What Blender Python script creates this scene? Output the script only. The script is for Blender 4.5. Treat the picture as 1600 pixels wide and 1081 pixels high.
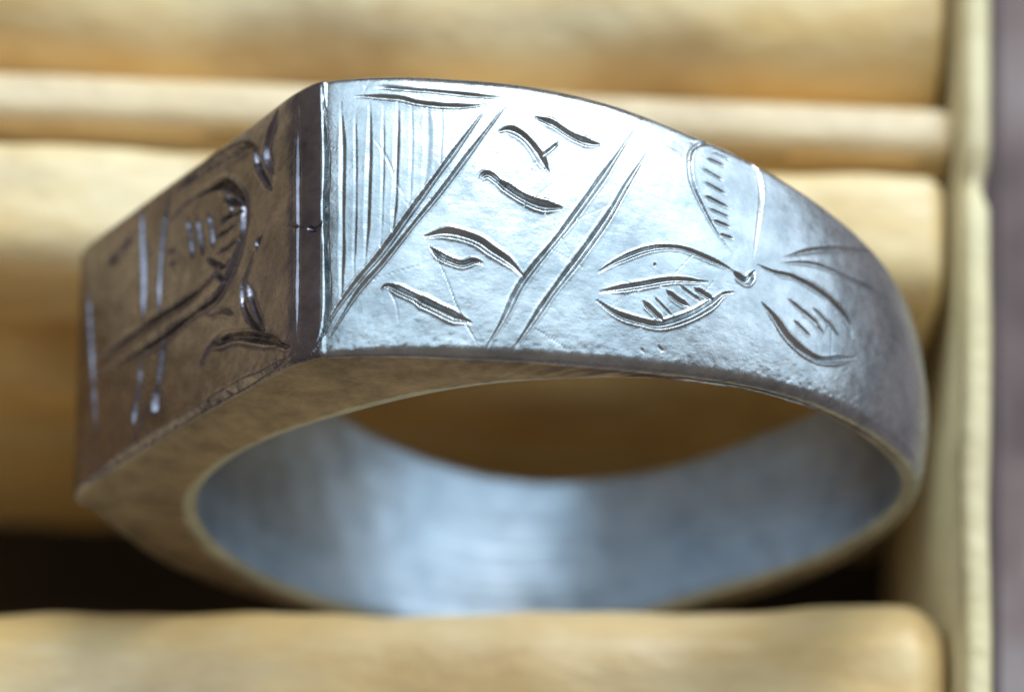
import bpy, math, random
import numpy as np
from mathutils import Matrix, Vector, Color
for _o in list(bpy.data.objects): bpy.data.objects.remove(_o)
SC = bpy.context.scene
COL = SC.collection
SC.unit_settings.system = 'METRIC'; SC.unit_settings.scale_length = .01      # one unit is one centimetre
MM = .1

# ------------------------------------------------------------------ camera
def make_camera():
    e, yw, rl, dist = math.radians(69.006), math.radians(-.999), math.radians(.062), 9.6974
    d = Vector((math.sin(yw)*math.cos(e), -math.cos(yw)*math.cos(e), math.sin(e)))
    fw = -d; rt = fw.cross(Vector((0,0,1))).normalized(); up = rt.cross(fw)
    c, s = math.cos(rl), math.sin(rl)
    r2 = c*rt + s*up; u2 = -s*rt + c*up
    cam = bpy.data.cameras.new('camera'); o = bpy.data.objects.new('camera', cam); COL.objects.link(o)
    m = Matrix.Identity(4)
    for i, v in enumerate((r2, u2, -fw)):
        for k in range(3): m[k][i] = v[k]
    m.translation = d*dist
    o.matrix_world = m
    cam.sensor_width = 36; cam.lens = 5734.9/1600*36
    cam.shift_x = (800-855.54)/1600; cam.shift_y = (638.93-540.5)/1600
    cam.clip_start = .5; cam.clip_end = 500
    cam.dof.use_dof = True
    foc = Vector((-.52, -.20, .95))
    cam.dof.focus_distance = (foc-m.translation).dot(fw)
    cam.dof.aperture_fstop = .48
    SC.camera = o
make_camera()

# ------------------------------------------------------------------ light: a cool window behind and to the right, dim warm room
W = bpy.data.worlds.new('World'); SC.world = W; W.use_nodes = True
W.node_tree.nodes['Background'].inputs[0].default_value = (1., .86, .78, 1)
W.node_tree.nodes['Background'].inputs[1].default_value = .17
def area(name, loc, sx, sy, radiance, col, xdir=(1,0,0)):
    l = bpy.data.lights.new(name, 'AREA'); l.shape = 'RECTANGLE'; l.size = sx; l.size_y = sy
    l.energy = radiance*math.pi*sx*sy; l.color = col
    o = bpy.data.objects.new(name, l); COL.objects.link(o)
    z = Vector(loc).normalized(); x = Vector(xdir); x = (x-z*x.dot(z)).normalized(); y = z.cross(x)
    m = Matrix.Identity(4)
    for i, v in enumerate((x, y, z)):
        for k in range(3): m[k][i] = v[k]
    m.translation = loc; o.matrix_world = m
area('sky_window_light', (6, 16, 29), 56, 26, 1.65, (.56, .80, 1.0))
area('window_highlight', (9.5, 20.8, 21.5), 23, 5, 12.0, (.95, .98, 1.0), (.78, .06, -.48))
area('side_window_light', (30, 15, 9), 28, 26, 1.7, (.62, .82, 1.0), (-.5, .85, 0))
SC.view_settings.view_transform = 'Standard'; SC.view_settings.look = 'None'
SC.view_settings.exposure = .5; SC.view_settings.gamma = 1

# ------------------------------------------------------------------ materials
def mat(name, col, rough, metal=0.):
    m = bpy.data.materials.new(name); m.use_nodes = True
    b = m.node_tree.nodes['Principled BSDF']
    b.inputs['Base Color'].default_value = (*col, 1); b.inputs['Roughness'].default_value = rough
    b.inputs['Metallic'].default_value = metal
    return m, m.node_tree, b
def nd(nt, t, **kw):
    n = nt.nodes.new(t)
    for k, v in kw.items():
        if k in n.inputs: n.inputs[k].default_value = v
        else: setattr(n, k, v)
    return n
def mapped(nt, scale, rot=(0,0,0)):
    tc = nd(nt, 'ShaderNodeTexCoord'); mp = nd(nt, 'ShaderNodeMapping')
    mp.inputs['Scale'].default_value = scale; mp.inputs['Rotation'].default_value = rot
    nt.links.new(tc.outputs['Object'], mp.inputs['Vector']); return mp.outputs[0]
def ramp(nt, fac, stops):
    r = nd(nt, 'ShaderNodeValToRGB'); el = r.color_ramp.elements
    while len(el) < len(stops): el.new(.5)
    for e, (p, c) in zip(el, stops): e.position = p; e.color = (*c, 1) if len(c) == 3 else c
    nt.links.new(fac, r.inputs[0]); return r.outputs[0]
def silver(name, tint_a, tint_b, r0, r1, bump=.25, along=False):
    m, nt, b = mat(name, tint_a, .3, 1.)
    n1 = nd(nt, 'ShaderNodeTexNoise', Scale=9., Detail=6., Roughness=.65)
    nt.links.new(mapped(nt, (1,1,1)), n1.inputs['Vector'])
    nt.links.new(ramp(nt, n1.outputs[0], [(.36, tint_a), (.60, tint_b)]), b.inputs['Base Color'])
    n2 = nd(nt, 'ShaderNodeTexNoise', Scale=38., Detail=5., Roughness=.7)
    nt.links.new(mapped(nt, (1,1,1)), n2.inputs['Vector'])
    mr = nd(nt, 'ShaderNodeMapRange'); mr.inputs['To Min'].default_value = r0; mr.inputs['To Max'].default_value = r1
    mr.inputs['From Min'].default_value = .3; mr.inputs['From Max'].default_value = .7
    nt.links.new(n2.outputs[0], mr.inputs[0]); nt.links.new(mr.outputs[0], b.inputs['Roughness'])
    # fine wear: pits and short hairline scratches
    n3 = nd(nt, 'ShaderNodeTexNoise', Scale=70., Detail=4., Roughness=.6)
    nt.links.new(mapped(nt, (1,1,1)), n3.inputs['Vector'])
    n4 = nd(nt, 'ShaderNodeTexNoise', Scale=45., Detail=3., Roughness=.6)
    nt.links.new(mapped(nt, (.10,1.2,.25) if along else (.35,1.0,.6), (.3,.2,.9)), n4.inputs['Vector'])
    ad = nd(nt, 'ShaderNodeMath', operation='ADD'); nt.links.new(n3.outputs[0], ad.inputs[0]); nt.links.new(n4.outputs[0], ad.inputs[1])
    bp = nd(nt, 'ShaderNodeBump', Strength=bump, Distance=.004)
    nt.links.new(ad.outputs[0], bp.inputs['Height']); nt.links.new(bp.outputs[0], b.inputs['Normal'])
    return m
M_BAND = silver('worn_silver', (.29,.315,.325), (.44,.46,.465), .20, .38, .2)
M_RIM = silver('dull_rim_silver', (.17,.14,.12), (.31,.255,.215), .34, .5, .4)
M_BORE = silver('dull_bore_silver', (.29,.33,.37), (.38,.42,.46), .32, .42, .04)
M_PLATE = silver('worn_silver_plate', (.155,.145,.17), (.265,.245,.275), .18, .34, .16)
def tan(name, a, c, rough, scale=2.):
    m, nt, b = mat(name, a, rough)
    n1 = nd(nt, 'ShaderNodeTexNoise', Scale=scale, Detail=5., Roughness=.6)
    nt.links.new(mapped(nt, (.5,1.4,1.4)), n1.inputs['Vector'])
    nt.links.new(ramp(nt, n1.outputs[0], [(.35, a), (.65, c)]), b.inputs['Base Color'])
    # brown smudges of handling, and darker grain streaks
    n5 = nd(nt, 'ShaderNodeTexNoise', Scale=1.5, Detail=6., Roughness=.62); nt.links.new(mapped(nt, (.8,1.3,1.3), (0,0,.2)), n5.inputs['Vector'])
    n6 = nd(nt, 'ShaderNodeTexNoise', Scale=9., Detail=6., Roughness=.7); nt.links.new(mapped(nt, (.5,2.2,2.2)), n6.inputs['Vector'])
    k5 = ramp(nt, n5.outputs[0], [(.44, (0,0,0)), (.70, (.75,.75,.75))]); k6 = ramp(nt, n6.outputs[0], [(.45, (0,0,0)), (.75, (.28,.28,.28))])
    mx = nd(nt, 'ShaderNodeMath', operation='MAXIMUM'); nt.links.new(k5, mx.inputs[0]); nt.links.new(k6, mx.inputs[1])
    dk = nd(nt, 'ShaderNodeMix', data_type='RGBA'); src = b.inputs['Base Color'].links[0].from_socket
    nt.links.new(mx.outputs[0], dk.inputs[0]); nt.links.new(src, dk.inputs[6]); dk.inputs[7].default_value = (a[0]*.52, a[1]*.45, a[2]*.42, 1)
    nt.links.new(dk.outputs[2], b.inputs['Base Color'])
    n2 = nd(nt, 'ShaderNodeTexNoise', Scale=14., Detail=5., Roughness=.6)
    nt.links.new(mapped(nt, (.6,1,1)), n2.inputs['Vector'])
    bp = nd(nt, 'ShaderNodeBump', Strength=.5, Distance=.02)
    nt.links.new(n2.outputs[0], bp.inputs['Height']); nt.links.new(bp.outputs[0], b.inputs['Normal'])
    return m
M_PAD = tan('tan_pad', (.91,.62,.25), (.96,.80,.49), .34)
M_RIDGE = tan('pale_ridge', (.84,.64,.36), (.90,.72,.46), .35)
M_RAIL = tan('pale_rail', (.72,.61,.33), (.84,.72,.42), .4)
M_STRIP = tan('dark_strip', (.05,.032,.036), (.08,.05,.05), .7)
M_FLOOR_SHADE = tan('tray_floor', (.02,.013,.008), (.03,.02,.012), .8)  # near-black floor colour stands in for the shade deep in the slot
def table_mat():
    m, nt, b = mat('mauve_cloth', (.2,.17,.18), .8)
    n1 = nd(nt, 'ShaderNodeTexNoise', Scale=1.1, Detail=5., Roughness=.6)
    nt.links.new(mapped(nt, (1,1,1)), n1.inputs['Vector'])
    nt.links.new(ramp(nt, n1.outputs[0], [(.38, (.10,.07,.07)), (.5, (.26,.19,.175)), (.64, (.42,.36,.345))]), b.inputs['Base Color'])
    n2 = nd(nt, 'ShaderNodeTexNoise', Scale=30., Detail=4.)
    nt.links.new(mapped(nt, (1,1,1)), n2.inputs['Vector'])
    bp = nd(nt, 'ShaderNodeBump', Strength=.5, Distance=.05)
    nt.links.new(n2.outputs[0], bp.inputs['Height']); nt.links.new(bp.outputs[0], b.inputs['Normal'])
    return m
M_TABLE = table_mat()

# ------------------------------------------------------------------ helpers
def mesh_obj(name, V, F, m, parent=None, smooth=True, normals=None):
    me = bpy.data.meshes.new(name)
    me.from_pydata([], [], []) if False else None
    V = np.asarray(V, float); F = list(F) if not isinstance(F, np.ndarray) else F
    if isinstance(F, np.ndarray):
        me.vertices.add(len(V)); me.vertices.foreach_set('co', V.ravel())
        me.loops.add(F.size); me.loops.foreach_set('vertex_index', F.ravel().astype(np.int32))
        me.polygons.add(len(F)); me.polygons.foreach_set('loop_start', np.arange(0, F.size, F.shape[1], dtype=np.int32))
        me.update(calc_edges=True)
    else:
        me.from_pydata(V.tolist(), [], F)
    me.validate()
    if smooth: me.polygons.foreach_set('use_smooth', np.ones(len(me.polygons), bool))
    if normals is not None: me.normals_split_custom_set_from_vertices(normals.tolist())
    me.materials.append(m); me.update()
    o = bpy.data.objects.new(name, me); COL.objects.link(o)
    if parent: o.parent = parent
    return o
def thing(name, label, cat, loc=(0,0,0), rz=0):
    o = bpy.data.objects.new(name, None); COL.objects.link(o); o.location = loc; o.rotation_euler = (0,0,rz)
    o['label'] = label; o['category'] = cat; o.empty_display_size = .3
    return o

#<CORE ---- the ring's surface, in millimetres; y runs along the finger axis, z is up
def sm_periodic(v, sig):
    n = len(v); k = np.arange(-n//2, n//2); g = np.exp(-.5*(k/sig)**2); g /= g.sum()
    return np.real(np.fft.ifft(np.fft.fft(v)*np.fft.fft(np.fft.ifftshift(g))))
_dd = np.arange(-180, 180, .5)
def per(d, v):
    return np.interp(d, np.append(_dd, 180), np.append(v, v[0]))
FACE_ANG = 144.786; FACE_DIST = 10.814; T_UP = 5.63; T_LOW = 6.62
_rin = 9 - .559*np.cos(2*np.radians(_dd)) + .096*np.sin(2*np.radians(_dd)) - .058*np.cos(3*np.radians(_dd)) \
     + .032*np.sin(3*np.radians(_dd)) - .096*np.cos(4*np.radians(_dd)) + .248*np.sin(4*np.radians(_dd))
_hw = sm_periodic(np.interp(_dd, [-180,-150,-120,-90,-60,-33,0,33,60,90,120,150,180],
      [2.179,2.089,2.423,2.871,3.538,3.45,3.43,3.47,3.538,2.871,2.423,2.089,2.179]), 14)
_off = sm_periodic(np.interp(_dd, [-180,-120,-60,0,60,120,180], [-.688,-.421,.577,.957,.644,-1.026,-.688]), 20)
_ro = np.interp(_dd, [-180,-150,-120,-90,-60,-36.3,28,45,75,105,140,180],
      [9.741,9.78,10.4,10.42,11.19,11.95,12.0,11.2,10.457,10.12,9.961,9.741])
_ro_s = sm_periodic(_ro, 14)
# the fit measured angles the other way round: mirror the bore and the rim offset
_rin = per(-_dd, _rin); _off = per(-_dd, _off)
_wt = np.clip((np.abs(_dd)-40)/20, 0, 1)
_ro = _ro*(1-_wt) + _ro_s*_wt
def profile():
    # closed outline in the ring plane (face frame: a = out of the face, t = along it), dense polyline
    def pol(ds): r = per(ds, _ro); return np.stack([r*np.cos(np.radians(ds)), r*np.sin(np.radians(ds))], 1)
    # positive d is towards the upper corner -> t positive
    A = pol(np.linspace(-180, -36.6, 1500))
    B = np.array([[FACE_DIST-.66, -T_LOW-.16], [FACE_DIST-.30, -T_LOW+.04], [FACE_DIST-.2, -T_LOW+.2], [FACE_DIST, -T_LOW+.85],
                  [FACE_DIST, T_UP-1.0], [FACE_DIST-.05, T_UP-.75], [FACE_DIST-.12, T_UP-.3], [FACE_DIST-.23, T_UP-.03]])
    C = pol(np.linspace(29.6, 180, 1500))
    P = np.concatenate([A, B, C[:-1]])
    # arc-length resample and round the corners
    Q = np.concatenate([P, P[:1]]); L = np.concatenate([[0], np.cumsum(np.hypot(*np.diff(Q, axis=0).T))])
    n = 8192; s = np.linspace(0, L[-1], n, endpoint=False)
    a = np.interp(s, L, Q[:,0]); t = np.interp(s, L, Q[:,1]); ds = L[-1]/n
    a = sm_periodic(a, .2/ds); t = sm_periodic(t, .2/ds)
    return s, a, t, L[-1]
P_S, P_A, P_T, P_L = profile()
P_D = np.degrees(np.arctan2(P_T, P_A))
_i0 = int(np.argmin(np.abs(P_T[2000:6500]-(T_UP-.02)) + 10*(P_A[2000:6500] < 5)))+2000
S_SEAM = P_S[_i0]                                   # where the plate meets the upper shoulder
_i1 = int(np.argmin(np.abs(P_T[1500:5000]+T_LOW+.02) + 10*(P_A[1500:5000] < 5)))+1500
S_LOW = P_S[_i1]
def column(s):
    """outline point, outward normal (world x, z), inner point, near and far rim y for arc position s"""
    pa = np.interp(s, P_S, P_A, period=P_L); pt = np.interp(s, P_S, P_T, period=P_L)
    e = .03
    ta = np.interp(s+e, P_S, P_A, period=P_L)-np.interp(s-e, P_S, P_A, period=P_L)
    tt = np.interp(s+e, P_S, P_T, period=P_L)-np.interp(s-e, P_S, P_T, period=P_L)
    l = np.hypot(ta, tt); na, nt = tt/l, -ta/l
    d = np.degrees(np.arctan2(pt, pa))
    ri = per(d, _rin); ia, it = ri*np.cos(np.radians(d)), ri*np.sin(np.radians(d))
    f = np.radians(FACE_ANG); c, sn = np.cos(f), np.sin(f)
    W = lambda a, t: (a*c + t*sn, a*sn - t*c)
    hw, off = per(d, _hw), per(d, _off)
    return W(pa, pt), W(na, nt), W(ia, it), off-hw, off+hw+.30*np.exp(-((d-36)/20)**2)
def dome(s):
    inside = (s > S_LOW-.2) & (s < S_SEAM+.1)
    k = np.clip(np.minimum(np.abs(s-S_SEAM), np.abs(s-S_LOW))/9, 0, 1)
    return np.where(inside, 0., .07+.25*k)
def edge_r(s):
    inside = (s > S_LOW-.2) & (s < S_SEAM+.1)
    k = np.clip(np.minimum(np.abs(s-S_SEAM), np.abs(s-S_LOW))/3, 0, 1)
    return np.where(inside, .13, .13+.12*k)
def outer(s, v):
    """outer surface: s along the outline, v from near rim (0) to far rim (1)"""
    (cx, cz), (nx, nz), _, yn, yf = column(s)
    y = yn+(yf-yn)*v; r = edge_r(s)
    dist = np.minimum(y-yn, yf-y); q = np.clip(r-dist, 0, r)
    drop = r-np.sqrt(np.maximum(r*r-q*q, 0)) + dome(s)*(2*v-1)**2
    return np.stack(np.broadcast_arrays(cx-nx*drop, y, cz-nz*drop), -1), np.stack(np.broadcast_arrays(nx, 0*y, nz), -1)
#CORE>
# engraving: name, width and depth in mm, points as (mm along the outline from the seam, fraction across the band)
STROKES = [
    ('engraved_line', 0.115, 0.05, [(1.09,0.958),(2.17,0.941),(3.1,0.933),(3.79,0.929),(4.51,0.929)]),
    ('engraved_line', 0.148, 0.06, [(0.76,0.925),(1.87,0.908),(2.35,0.891),(2.95,0.883),(3.58,0.887),(4.06,0.9)]),
    ('engraved_line', 0.164, 0.07, [(3.91,0.862),(3.1,0.682),(2.41,0.536),(1.57,0.364),(0.94,0.259),(0.4,0.159),(0.13,0.092)]),
    ('engraved_line', 0.131, 0.06, [(4.54,0.912),(3.7,0.732),(2.95,0.573),(2.32,0.456),(1.57,0.318),(0.94,0.218),(0.49,0.121),(0.19,0.059)]),
    ('engraved_line', 0.148, 0.027, [(0.49,0.908),(0.55,0.741),(0.55,0.577),(0.55,0.393),(0.52,0.188)]),
    ('engraved_line', 0.148, 0.027, [(1.21,0.904),(1.21,0.732),(1.18,0.569),(1.15,0.431),(1.09,0.301)]),
    ('engraved_line', 0.148, 0.027, [(1.9,0.895),(1.87,0.728),(1.84,0.565),(1.75,0.402)]),
    ('engraved_line', 0.197, 0.014, [(2.62,0.887),(2.62,0.753),(2.59,0.657),(2.5,0.573)]),
    ('engraved_line', 0.066, 0.012, [(1.24,0.778),(1.57,0.707),(1.75,0.649),(1.9,0.59),(2.05,0.552)]),
    ('engraved_line', 0.164, 0.07, [(7.69,0.904),(6.79,0.678),(5.83,0.46),(4.84,0.264),(4.36,0.126),(3.88,0.013)]),
    ('engraved_line', 0.18, 0.07, [(7.99,0.824),(7.42,0.674),(6.94,0.54),(6.25,0.381),(5.5,0.226),(4.96,0.105),(4.54,0.017)]),
    ('engraved_line', 0.049, 0.012, [(2.74,0.356),(3.07,0.251),(3.28,0.167),(3.52,0.1),(3.88,0.013)]),
    ('engraved_numeral1', 0.18, 0.1, [(1.48,0.218),(1.66,0.234),(2.17,0.201),(2.65,0.172),(3.13,0.142),(3.61,0.113)]),
    ('engraved_numeral1', 0.213, 0.1, [(2.17,0.197),(2.65,0.167),(3.13,0.134),(3.52,0.117)]),
    ('engraved_numeral1', 0.066, 0.008, [(1.63,0.23),(1.84,0.172),(1.9,0.1)]),
    ('engraved_numeral2', 0.213, 0.09, [(2.53,0.406),(3.07,0.423),(3.7,0.402),(4.12,0.364),(4.54,0.326),(4.87,0.28)]),
    ('engraved_numeral2', 0.148, 0.09, [(2.65,0.368),(2.95,0.335),(3.37,0.314),(3.7,0.326),(3.91,0.318)]),
    ('engraved_numeral3', 0.148, 0.08, [(3.82,0.615),(4.03,0.64),(4.36,0.607)]),
    ('engraved_numeral3', 0.23, 0.12, [(4.15,0.628),(4.36,0.607),(4.78,0.569),(5.23,0.544),(5.8,0.54)]),
    ('engraved_numeral4', 0.23, 0.08, [(4.3,0.799),(4.6,0.812),(4.93,0.787),(5.23,0.736),(5.5,0.665)]),
    ('engraved_numeral4', 0.197, 0.1, [(5.2,0.87),(5.65,0.854),(6.04,0.824),(6.46,0.808),(6.79,0.808)]),
    ('engraved_numeral4', 0.131, 0.06, [(5.77,0.787),(5.56,0.753),(5.32,0.72)]),
    ('engraved_petal1', 0.131, 0.07, [(6.67,0.326),(7.15,0.377),(7.96,0.444),(8.71,0.473),(9.37,0.464),(10.06,0.444),(10.3,0.423)]),
    ('engraved_petal1', 0.18, 0.09, [(10.18,0.439),(10.45,0.414),(10.63,0.418),(10.81,0.469)]),
    ('engraved_petal1', 0.148, 0.07, [(6.7,0.255),(7.72,0.301),(8.56,0.343),(9.49,0.364)]),
    ('engraved_petal1', 0.18, 0.09, [(6.61,0.222),(7.12,0.184),(7.72,0.167),(8.26,0.167),(9.01,0.218),(9.61,0.285),(9.91,0.331),(10.21,0.351)]),
    ('engraved_petal1', 0.131, 0.06, [(7.75,0.243),(8.05,0.209),(8.32,0.18)]),
    ('engraved_petal1', 0.131, 0.06, [(8.35,0.297),(8.68,0.268),(8.98,0.255)]),
    ('engraved_petal1', 0.131, 0.06, [(9.1,0.326),(9.37,0.314),(9.64,0.297)]),
    ('engraved_petal1', 0.115, 0.06, [(8.05,0.389),(8.11,0.385)]),
    ('engraved_petal2', 0.148, 0.05, [(10.24,0.502),(9.76,0.582),(9.43,0.669),(9.16,0.766),(9.16,0.862),(9.37,0.933),(9.94,0.992),(10.45,0.992),(10.93,0.987),(11.2,0.95),(11.23,0.845),(11.02,0.695),(10.78,0.519)]),
    ('engraved_petal2', 0.115, 0.04, [(9.64,0.9),(10.21,0.895)]),
    ('engraved_petal2', 0.115, 0.04, [(9.46,0.845),(10.09,0.824)]),
    ('engraved_petal2', 0.115, 0.04, [(9.46,0.724),(10.21,0.707)]),
    ('engraved_petal2', 0.115, 0.04, [(9.67,0.628),(10.18,0.623)]),
    ('engraved_petal3', 0.148, 0.07, [(10.9,0.498),(11.44,0.494),(12.04,0.51),(12.64,0.506),(13.36,0.485),(14.02,0.435),(14.2,0.36)]),
    ('engraved_petal3', 0.18, 0.08, [(10.99,0.343),(11.44,0.293),(11.86,0.234),(12.43,0.197),(13.0,0.188),(13.72,0.23),(14.35,0.276)]),
    ('engraved_petal3', 0.148, 0.04, [(12.22,0.377),(12.94,0.335)]),
    ('engraved_petal3', 0.148, 0.04, [(11.8,0.402),(12.49,0.356),(13.15,0.305)]),
    ('engraved_petal4', 0.164, 0.05, [(11.71,0.577),(12.55,0.661),(13.75,0.77),(16.09,0.971)]),
    ('engraved_petal4', 0.164, 0.04, [(11.65,0.548),(12.82,0.619),(14.23,0.657),(16.48,0.732)]),
    ('shoulder_pit', 0.082, 0.03, [(7.72,0.071),(7.84,0.059)]),
    ('shoulder_pit', 0.082, 0.03, [(8.17,0.088),(8.32,0.071)]),
    ('shoulder_pit', 0.066, 0.02, [(7.99,0.004),(8.29,0.004)]),
    ('engraved_line', 0.082, 0.016, [(0.85,0.9),(0.88,0.569),(0.82,0.255)]),
    ('engraved_line', 0.082, 0.016, [(1.54,0.891),(1.54,0.619),(1.48,0.356)]),
    ('engraved_line', 0.082, 0.016, [(2.23,0.891),(2.23,0.69),(2.17,0.498)]),
    ('engraved_line', 0.082, 0.016, [(2.95,0.891),(2.95,0.774),(2.89,0.653)]),
    ('engraved_petal2', 0.098, 0.035, [(9.85,0.941),(10.39,0.941)]),
    ('engraved_petal2', 0.098, 0.035, [(9.46,0.787),(10.15,0.766)]),
    ('engraved_petal2', 0.098, 0.035, [(9.55,0.674),(10.21,0.665)]),
    ('engraved_petal2', 0.098, 0.035, [(9.82,0.577),(10.24,0.577)]),
    ('engraved_petal1', 0.082, 0.04, [(8.71,0.326),(9.04,0.301),(9.31,0.28)]),
    ('engraved_petal1', 0.082, 0.04, [(8.02,0.268),(8.35,0.226),(8.56,0.201)]),
    ('engraved_petal3', 0.115, 0.035, [(12.01,0.314),(12.64,0.268)]),
    ('engraved_petal3', 0.115, 0.035, [(12.67,0.41),(13.33,0.356)]),
    ('engraved_petal3', 0.115, 0.035, [(13.18,0.381),(13.69,0.322)]),
    ('engraved_border', 0.148, 0.065, [(-0.77,0.941),(-0.74,0.711),(-0.71,0.498),(-0.71,0.268),(-0.71,0.063)]),
    ('engraved_border', 0.213, 0.15, [(-0.83,0.029),(-2.21,0.017),(-3.68,0.017),(-5.84,0.013),(-8.66,0.017),(-10.79,0.013)]),
    ('engraved_border', 0.164, 0.085, [(-11.24,0.883),(-11.09,0.736),(-10.85,0.502),(-10.58,0.28),(-10.49,0.167)]),
    ('engraved_border', 0.23, 0.102, [(-10.13,0.849),(-9.38,0.862),(-8.66,0.9)]),
    ('engraved_emblem', 0.262, 0.163, [(-6.5,0.946),(-5.63,0.95),(-4.28,0.946),(-3.08,0.921),(-2.54,0.879)]),
    ('engraved_emblem', 0.213, 0.163, [(-2.69,0.883),(-2.42,0.795),(-1.88,0.686)]),
    ('engraved_emblem', 0.213, 0.143, [(-1.64,0.967),(-2.03,0.891),(-2.12,0.824),(-1.79,0.741)]),
    ('engraved_emblem', 0.213, 0.122, [(-8.33,0.996),(-8.33,0.904),(-8.18,0.732),(-8.15,0.565),(-8.12,0.498)]),
    ('engraved_emblem', 0.197, 0.122, [(-8.18,0.377),(-8.24,0.289),(-8.39,0.209),(-8.54,0.109)]),
    ('engraved_emblem', 0.164, 0.122, [(-6.92,0.962),(-7.1,0.854),(-7.31,0.674),(-7.31,0.494)]),
    ('engraved_emblem', 0.18, 0.143, [(-7.01,0.389),(-7.19,0.259),(-7.34,0.167)]),
    ('engraved_emblem', 0.262, 0.184, [(-7.31,0.218),(-7.4,0.146),(-7.37,0.096)]),
    ('engraved_emblem', 0.098, 0.082, [(-7.73,0.18),(-8.06,0.117),(-8.39,0.046)]),
    ('engraved_emblem', 0.213, 0.192, [(-10.61,0.481),(-8.0,0.485),(-5.96,0.481),(-4.88,0.494),(-4.25,0.523)]),
    ('engraved_emblem', 0.23, 0.204, [(-10.37,0.418),(-7.73,0.393),(-5.72,0.406),(-4.4,0.418),(-3.68,0.494),(-3.23,0.594),(-3.2,0.703),(-3.5,0.77),(-4.19,0.837),(-5.27,0.862),(-6.08,0.866),(-6.77,0.837)]),
    ('engraved_emblem', 0.131, 0.122, [(-4.52,0.644),(-3.38,0.653)]),
    ('engraved_emblem', 0.131, 0.122, [(-4.43,0.577),(-3.32,0.586)]),
    ('engraved_emblem', 0.131, 0.122, [(-4.97,0.586),(-4.19,0.515),(-3.8,0.527)]),
    ('engraved_emblem', 0.131, 0.122, [(-4.16,0.778),(-3.29,0.707)]),
    ('engraved_emblem', 0.131, 0.122, [(-4.31,0.703),(-3.26,0.682)]),
    ('engraved_emblem', 0.131, 0.122, [(-4.01,0.799),(-3.77,0.711),(-4.28,0.682)]),
    ('engraved_emblem', 0.131, 0.122, [(-4.64,0.519),(-4.04,0.452)]),
    ('engraved_emblem', 0.18, 0.102, [(-6.02,0.808),(-5.81,0.72),(-5.66,0.623)]),
    ('engraved_emblem', 0.18, 0.102, [(-4.94,0.766),(-4.73,0.686),(-4.64,0.607)]),
    ('engraved_emblem', 0.164, 0.102, [(-5.48,0.778),(-5.33,0.69),(-5.12,0.607)]),
    ('engraved_emblem', 0.164, 0.102, [(-6.95,0.715),(-6.38,0.715),(-5.87,0.724)]),
    ('engraved_emblem', 0.131, 0.102, [(-6.86,0.661),(-6.2,0.665)]),
    ('engraved_emblem', 0.23, 0.184, [(-2.57,0.531),(-2.39,0.51)]),
    ('engraved_emblem', 0.131, 0.143, [(-2.69,0.494),(-2.93,0.444),(-3.17,0.397),(-3.14,0.322),(-2.66,0.222),(-2.0,0.146)]),
    ('engraved_emblem', 0.18, 0.143, [(-2.99,0.397),(-2.63,0.28),(-2.12,0.176)]),
    ('engraved_emblem', 0.262, 0.184, [(-1.34,0.092),(-2.12,0.146),(-3.38,0.213),(-4.37,0.238),(-4.91,0.23)]),
    ('engraved_emblem', 0.131, 0.102, [(-0.98,0.063),(-1.64,0.109)]),
    ('engraved_emblem', 0.115, 0.082, [(-4.73,0.234),(-5.03,0.205),(-5.21,0.176)]),
    ('engraved_emblem', 0.164, 0.102, [(-4.91,0.364),(-4.16,0.343),(-3.59,0.301)]),
    ('seam', 0.148, 0.22, [(0.01,0.983),(0.1,0.82),(0.16,0.678),(0.13,0.561),(0.13,0.469),(0.16,0.351),(0.19,0.192),(0.1,0.092),(-0.11,0.029),(-0.32,0.004)]),
    ('seam', 0.197, 0.12, [(-0.41,0.473),(-0.17,0.46),(0.04,0.477)]),
    ('seam', 0.082, 0.05, [(-1.13,0.515),(-0.41,0.469)]),
    ('seam', 0.098, 0.06, [(-0.05,0.038),(-0.56,0.0),(-1.25,0.0)]),
]
# ------------------------------------------------------------------ table and tray
def build_table():
    n = 60; xs = np.linspace(-60, 60, n); X, Y = np.meshgrid(xs, xs, indexing='ij')
    V = np.stack([X, Y, np.full_like(X, -3.2) + .03*np.sin(X*1.7)*np.cos(Y*1.3)], -1).reshape(-1, 3)
    I = np.arange(n*n).reshape(n, n)
    F = np.stack([I[:-1,:-1], I[1:,:-1], I[1:,1:], I[:-1,1:]], -1).reshape(-1, 4)
    o = mesh_obj('tabletop', V, F, M_TABLE); o['kind'] = 'structure'
build_table()

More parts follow.
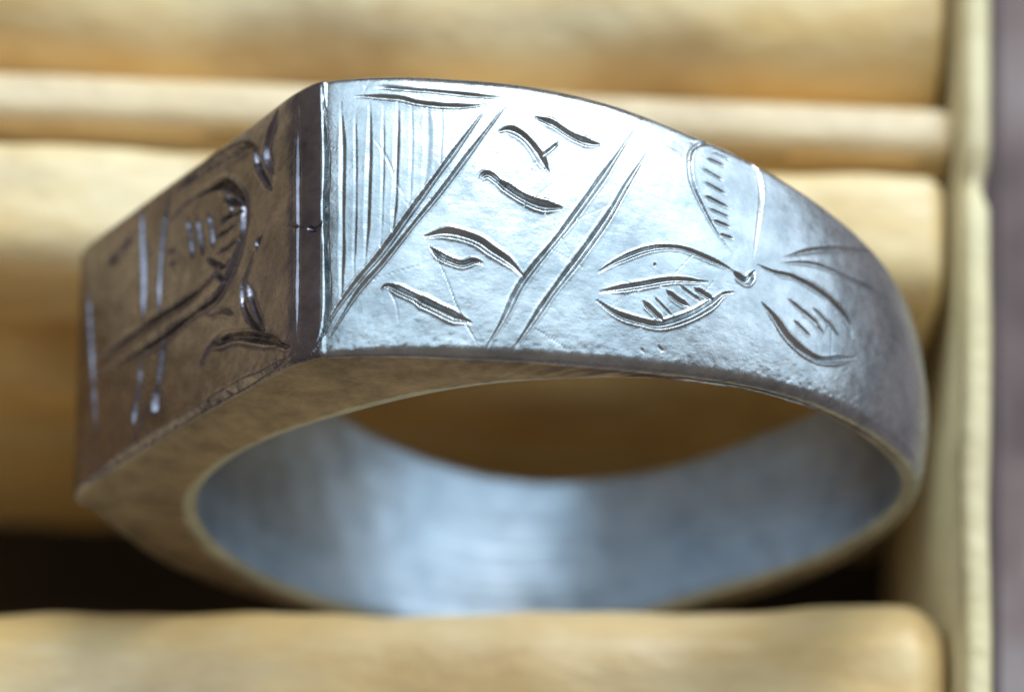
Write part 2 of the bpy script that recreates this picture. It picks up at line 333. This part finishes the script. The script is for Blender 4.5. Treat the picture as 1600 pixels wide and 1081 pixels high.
def wobble(x, y, z, amp, seed):
    r = np.random.default_rng(seed); out = 0
    for k in range(7):
        f = r.uniform(.25, 1.4, 3)*(1 if k < 4 else 2.4); p = r.uniform(0, 6.28)
        out = out + (1 if k < 4 else .35)*np.sin(f[0]*x + f[1]*y + f[2]*z + p)
    return amp*out/4
def arc(cy, cz, ry, rz, a0, a1, n):
    a = np.radians(np.linspace(a0, a1, n)); return [(cy+ry*math.cos(t), cz+rz*math.sin(t)) for t in a]
def bar(name, prof, x0, x1, m, parent, amp=.05, seed=1, round0=.0, round1=.6, skew=0., nx=140, fx=.5):
    """closed y-z outline (mm, counter-clockwise seen from +x) swept along x with eased ends"""
    P = np.array(prof, float); k = len(P)
    tn = np.roll(P, -1, 0)-np.roll(P, 1, 0); tn /= np.linalg.norm(tn, axis=1)[:,None]+1e-9
    nr = np.stack([tn[:,1], -tn[:,0]], 1)
    xs = np.unique(np.concatenate([np.linspace(x0, x1, nx), x1-round1*(1-np.cos(np.linspace(0, math.pi/2, 8))) if round1 else [x1],
                                   x0+round0*(1-np.cos(np.linspace(0, math.pi/2, 8))) if round0 else [x0]]))
    V = []
    for x in xs:
        ins = 0.
        if round1: q = max(0, round1-(x1-x)); ins = max(ins, round1-math.sqrt(max(0, round1**2-q*q)))
        if round0: q = max(0, round0-(x-x0)); ins = max(ins, round0-math.sqrt(max(0, round0**2-q*q)))
        Q = P - nr*ins + nr*wobble(x*fx, P[:,0]*.5, P[:,1]*.5, amp, seed)[:,None]
        V.append(np.stack([np.full(k, x), Q[:,0]+skew*x, Q[:,1]], 1))
    V = np.concatenate(V)*MM; F = []
    for i in range(len(xs)-1):
        for j in range(k):
            a, b = i*k+j, i*k+(j+1) % k
            F.append((a, b, b+k, a+k))
    F.append(tuple(range(k))[::-1]); F.append(tuple(range((len(xs)-1)*k, len(xs)*k)))
    return mesh_obj(name, V, F, m, parent)
def dense(pts, step=.35):
    out = []
    for a, b in zip(pts, pts[1:]+pts[:1]):
        a, b = np.array(a), np.array(b); n = max(1, int(np.linalg.norm(b-a)/step))
        out += [tuple(a+(b-a)*i/n) for i in range(n)]
    return out

TRAY_ROT = -math.radians(3.35)
tray = thing('ring_tray', 'tan slotted tray of padded bars and a pale edge rail holding the silver ring', 'tray', (0,0,0), TRAY_ROT)
XL = -45.
ZB = -28.
# front bar: pale top, rounded over into the slot that holds the ring (runs out of the picture below)
front = dense([(-4.15, ZB), (-4.15, -5.0)] + arc(-6.0, -5.0, 1.85, 2.1, 12, 90, 12) + arc(-14, -5.0, 3, 2.1, 90, 180, 8) + [(-17, ZB)])
bar('front_bar', front, XL, 10.9, M_PAD, tray, amp=.2, seed=3, round1=1.2, skew=.05, fx=.8)
# back bar: high crest at the back, rolling down into the slot behind the ring
def roll(y_wall, y_top, z_top, z_turn, n=26):
    # quarter of a squarish roll between the vertical wall and the flat top
    out = []
    for t in np.linspace(0, math.pi/2, n):
        out.append((y_top-(y_top-y_wall)*math.cos(t)**.9, z_turn+(z_top-z_turn)*math.sin(t)**.9))
    return out
def rev(p): return p[::-1]
backp = [(4.75, ZB)] + roll(4.75, 6.3, -2.75, -4.6) + [(7.6, -2.68)] + arc(8.05, -3.2, .45, .5, 80, 0, 6) + [(8.5, ZB)]
bar('back_bar', dense(rev(backp)), XL, 10.75, M_PAD, tray, amp=.11, seed=8, round1=.6, fx=.9)
# thin raised ridge between the back bar and the next slot
ridge = [(9.22, ZB), (9.22, -3.4)] + arc(9.75, -3.4, .53, .6, 180, 90, 7) + arc(10.3, -3.4, .45, .6, 90, 0, 7) + [(10.75, ZB)]
bar('ridge', dense(rev(ridge)), XL, 10.95, M_RIDGE, tray, amp=.04, seed=12, round1=.4)
gf = [(8.47, -12), (8.47, -7.5), (9.25, -7.5), (9.25, -12)]
bar('groove_floor', dense(rev(gf)), XL, 10.3, M_PAD, tray, amp=.0, seed=2, round1=0)
rear = [(11.9, ZB)] + roll(11.5, 14.4, -2.5, -5.6) + arc(24, -5, 3, 2.6, 90, 0, 7) + [(27, ZB)]
bar('rear_bar', dense(rev(rear)), XL, 10.75, M_PAD, tray, amp=.2, seed=21, round1=.6)
rail = [(-20, ZB), (-20, -1.2), (32, -1.2), (32, ZB)]
def build_rail():
    # the end rail runs along y: sweep an x-z outline
    P = np.array([(11.1, ZB), (11.1, -2.2)] + arc(11.4, -2.2, .30, .5, 180, 90, 6) + arc(11.55, -2.2, .38, .5, 90, 0, 6) + [(11.95, -4), (12.1, ZB)], float)
    k = len(P); ys = np.linspace(-24, 34, 120); V = []
    for y in ys:
        notch = .45*math.exp(-((y-8.0)/.45)**2)
        w = np.array([wobble(y*.6, p[0], p[1]*.3, .05, 31) for p in P])
        X = P[:,0]+w; Z = P[:,1]-(P[:,1] > -3)*notch
        X = X-(P[:,0] > 11.5)*notch*.5
        V.append(np.stack([X, np.full(k, y), Z], 1))
    V = np.concatenate(V)*MM; F = []
    for i in range(len(ys)-1):
        for j in range(k-1):
            a, b = i*k+j, i*k+j+1
            F.append((a, b, b+k, a+k))
    F.append(tuple(range(k))); F.append(tuple(range((len(ys)-1)*k, len(ys)*k))[::-1])
    mesh_obj('edge_rail', V, F, M_RAIL, tray)
build_rail()
def box(name, x0, x1, y0, y1, z0, z1, m, parent):
    V = [(x, y, z) for x in (x0, x1) for y in (y0, y1) for z in (z0, z1)]
    F = [(0,1,3,2), (4,6,7,5), (0,4,5,1), (2,3,7,6), (0,2,6,4), (1,5,7,3)]
    return mesh_obj(name, np.array(V)*MM, F, m, parent, smooth=False)
box('tray_floor', XL, 11.5, -18, 28, -29.5, -25, M_FLOOR_SHADE, tray)

box('outer_strip', 12.15, 12.75, -24, 34, -31, -7, M_STRIP, tray)  # dark plum strip standing just outside the rail
# ------------------------------------------------------------------ the ring
def build_ring():
    root = thing('signet_ring', 'worn silver signet ring with engraved numerals and flower, standing in a tan tray slot', 'ring')
    r = np.random.default_rng(11)
    S = np.concatenate([np.arange(S_LOW-.9, S_SEAM+27, .031), np.arange(S_SEAM+27, S_LOW-.9+P_L-.05, .18)])
    ns = len(S)
    e = np.array([0, .02, .045, .08, .13, .19, .25])/6
    v = np.unique(np.concatenate([e, 1-e, np.linspace(.05, .95, 190)]))
    nv = len(v)
    (cx, cz), (nx, nz), (ix, iz), yn, yf = column(S % P_L)
    SS, VV = np.meshgrid(S, v, indexing='ij')
    P, N = outer(SS.ravel() % P_L, VV.ravel()); P = P.reshape(ns, nv, 3); N = N.reshape(ns, nv, 3)
    Y = yn[:,None]+(yf-yn)[:,None]*VV
    # hand-worked unevenness and the engraving, both as real relief
    disp = np.zeros((ns, nv))
    def field(amp, ls, lw, seed):
        rr = np.random.default_rng(seed); o = 0
        for k in range(14):
            a = rr.uniform(0, 6.28); q = rr.uniform(.5, 1.6)
            o = o+np.sin((np.cos(a)*(SS-S_SEAM)/ls + np.sin(a)*Y/lw)*q*6.28+rr.uniform(0, 6.28))
        return amp*o/math.sqrt(14)
    disp += field(.007, 3., 3., 1)+field(.0028, 1., 1., 2)+field(.0010, .35, .35, 3)
    # pitted, worn near edge
    disp -= np.clip(field(.012, .28, .22, 6), 0, None)*np.exp(-(Y-yn[:,None])/.22)*1.6
    chat = 1+field(.05, .5, .5, 9)                       # chatter of the cutting tool
    best = np.zeros((ns, nv)); tag = np.full((ns, nv), -1, int); names = []
    cut = np.zeros((ns, nv)); lip = np.zeros((ns, nv))
    strokes = list(STROKES)
    for k in range(120):                                   # stray hairline scratches of wear
        s0 = r.uniform(-11, 16); v0 = r.uniform(.05, .95); a = r.normal(.4, .9); l = r.uniform(.2, 2.2)
        strokes.append(('wear', r.uniform(.015, .04), r.uniform(.002, .009), [(s0, v0), (s0+l*math.cos(a)/2, v0+l*math.sin(a)/12), (s0+l*math.cos(a), v0+l*math.sin(a)/6)]))
    for name, w, dep, pts in strokes:
        p = np.array(pts, float); p[:,0] += S_SEAM
        yy = np.interp(p[:,0], S, yn)+(np.interp(p[:,0], S, yf)-np.interp(p[:,0], S, yn))*p[:,1]
        p = np.stack([p[:,0], yy], 1)
        if len(p) > 2:                                    # Catmull-Rom through the points
            q = np.concatenate([[2*p[0]-p[1]], p, [2*p[-1]-p[-2]]]); out = []
            for i in range(1, len(q)-2):
                for t in np.linspace(0, 1, 7)[:-1]:
                    a, b, c, d = q[i-1:i+3]
                    out.append(.5*(2*b+(c-a)*t+(2*a-5*b+4*c-d)*t*t+(3*b-a-3*c+d)*t**3))
            p = np.array(out+[q[-2]])
        seg = np.linalg.norm(np.diff(p, axis=0), axis=1); L = np.concatenate([[0], np.cumsum(seg)]); tot = L[-1]
        h = w*(.56 if 'emblem' in name or 'border' in name else .47)
        i0, i1 = np.searchsorted(S, [p[:,0].min()-3*h, p[:,0].max()+3*h])
        if i1 <= i0: continue
        gs, gy = SS[i0:i1], Y[i0:i1]
        bd = np.full(gs.shape, 9.); bl = np.zeros(gs.shape)
        for i in range(len(p)-1):
            a, b = p[i], p[i+1]; ab = b-a; l2 = ab@ab+1e-9
            t = np.clip(((gs-a[0])*ab[0]+(gy-a[1])*ab[1])/l2, 0, 1)
            dd = np.hypot(gs-a[0]-t*ab[0], gy-a[1]-t*ab[1])
            m = dd < bd; bd[m] = dd[m]; bl[m] = (L[i]+t*seg[i])[m]
        ph = r.uniform(0, 6.28)
        taper = np.clip(np.minimum(bl, tot-bl)/max(.28*tot, .05)+.25, 0, 1)*(1+.10*np.sin(bl*1.9+ph)+.05*np.sin(bl*4.3+2*ph))
        hh = h*np.maximum(taper, .2)
        g = np.clip(1.02-np.sqrt((bd/hh)**2+.012), 0, 1)*dep*1.15*taper*chat[i0:i1]   # a graver's V-cut
        li = (.24 if 'numeral' in name or 'petal' in name else 0. if name == 'seam' else .12)*dep*np.clip(taper, 0, 1)*np.exp(-((bd-1.35*hh)/(.4*hh))**2)
        cut[i0:i1] = np.maximum(cut[i0:i1], g); lip[i0:i1] = np.maximum(lip[i0:i1], li)
        if name not in names and name != 'wear': names.append(name)
        if name != 'wear':
            m = (g > .18*dep) & (g > best[i0:i1]); best[i0:i1][m] = g[m]; tag[i0:i1][m] = names.index(name)
    disp += np.where(cut > lip, -cut, lip*(cut < .003)-cut*(cut >= .003))
    fade = np.clip(np.minimum(VV, 1-VV)/.012, 0, 1)
    P = P+N*(disp*fade)[...,None]
    # the closed cross-section: outer rows, far rim, bore, near rim
    rows = [P[:,j] for j in range(nv)]; kinds = ['o']*nv
    inner = np.stack([ix, np.zeros(ns), iz], 1); inr = np.stack([ix, np.zeros(ns), iz], 1)
    inr /= np.linalg.norm(inr, axis=1)[:,None]
    def bore(y, dr): return np.stack([ix+inr[:,0]*dr, y, iz+inr[:,2]*dr], 1)
    rb = .22
    def rim(yedge, sgn, Pout, ridx):
        out = []; pin = bore(yedge, rb)
        for t in np.linspace(0, 1, 15)[1:-1]:
            q = Pout*(1-t)+pin*t
            bulge = .05*math.sin(math.pi*t)
            q[:,1] = yedge+sgn*(bulge+rough_rim(S, t, ridx))
            out.append(q)
        return out
    def rough_rim(s, t, idx):
        return .012*np.sin(s*2.1+idx+3*t)+.008*np.sin(s*5.3+7*t+idx)+.006*np.sin(s*11+15*t)
    rows += rim(yf, 1, P[:,-1], 1)
    for t in np.linspace(0, math.pi/2, 5): rows.append(bore(yf-rb*(1-math.cos(t)), rb*(1-math.sin(t))))
    nb = 40; br = np.random.default_rng(4)
    for t in np.linspace(0, 1, nb+2)[1:-1]:
        y = (yf-rb)*(1-t)+(yn+rb)*t
        rows.append(bore(y, br.normal(0, .0035)+.004*np.sin(S*1.1+3*t)+.003*np.sin(S*3.3+1.5+9*t)+.004*np.sin(S*.6+12*t)))
    for t in np.linspace(math.pi/2, 0, 5): rows.append(bore(yn+rb*(1-math.cos(t)), rb*(1-math.sin(t))))
    rows += rim(yn, -1, P[:,0], 4)[::-1]
    G = np.stack(rows, 1); nr = G.shape[1]
    # vertex normals of the closed grid
    du = np.roll(G, -1, 0)-np.roll(G, 1, 0); dv = np.roll(G, -1, 1)-np.roll(G, 1, 1)
    NN = np.cross(dv, du); NN /= np.linalg.norm(NN, axis=2)[...,None]+1e-12
    c = inr*0; mid = P[:,nv//2]; flip = np.sign(np.sum(NN[:,nv//2]*N[:,nv//2]))
    NN *= flip
    I = np.arange(ns*nr).reshape(ns, nr)
    A, B, C, D = I, np.roll(I, -1, 0), np.roll(np.roll(I, -1, 0), -1, 1), np.roll(I, -1, 1)
    F = np.stack([A, D, C, B] if flip > 0 else [A, B, C, D], -1)
    # make sure the winding agrees with the normals
    q = F[ns//3, nv//2]; Vf = G.reshape(-1, 3)
    if np.dot(np.cross(Vf[q[1]]-Vf[q[0]], Vf[q[2]]-Vf[q[0]]), NN.reshape(-1, 3)[q[0]]) < 0: F = F[...,::-1]
    T = np.full((ns, nr), -1, int); T[:,:nv-1] = tag[:,:nv-1]
    plate = np.zeros((ns, nr), bool); ok = (S > S_LOW) & (S < S_SEAM-.02); plate[ok,:nv-1] = True
    Nf = NN.reshape(-1, 3)
    def make(name, mask, m, parent):
        f = F[mask].reshape(-1, 4)
        if not len(f): return None
        used, inv = np.unique(f, return_inverse=True)
        return mesh_obj(name, Vf[used]*MM, inv.reshape(-1, 4), m, parent, True, Nf[used])
    seam = [i for i, n in enumerate(names) if n in ('seam', 'shoulder_pit')]
    T[np.isin(T, seam)] = -1
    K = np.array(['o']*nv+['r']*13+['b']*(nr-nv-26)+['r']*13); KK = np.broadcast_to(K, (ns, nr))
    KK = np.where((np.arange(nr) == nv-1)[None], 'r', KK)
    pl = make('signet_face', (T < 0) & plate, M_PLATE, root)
    band = make('band', (T < 0) & ~plate & (KK == 'o'), M_BAND, root)
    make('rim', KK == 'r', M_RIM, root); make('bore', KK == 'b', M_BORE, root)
    for i, n in enumerate(names):
        if i in seam: continue
        nm = n.rstrip('0123456789')
        for par, mk, mm in ((band, (T == i) & ~plate, M_BAND), (pl, (T == i) & plate, M_PLATE)):
            if mk.sum() > 40: make(nm, mk, mm, par)
    return root
build_ring()
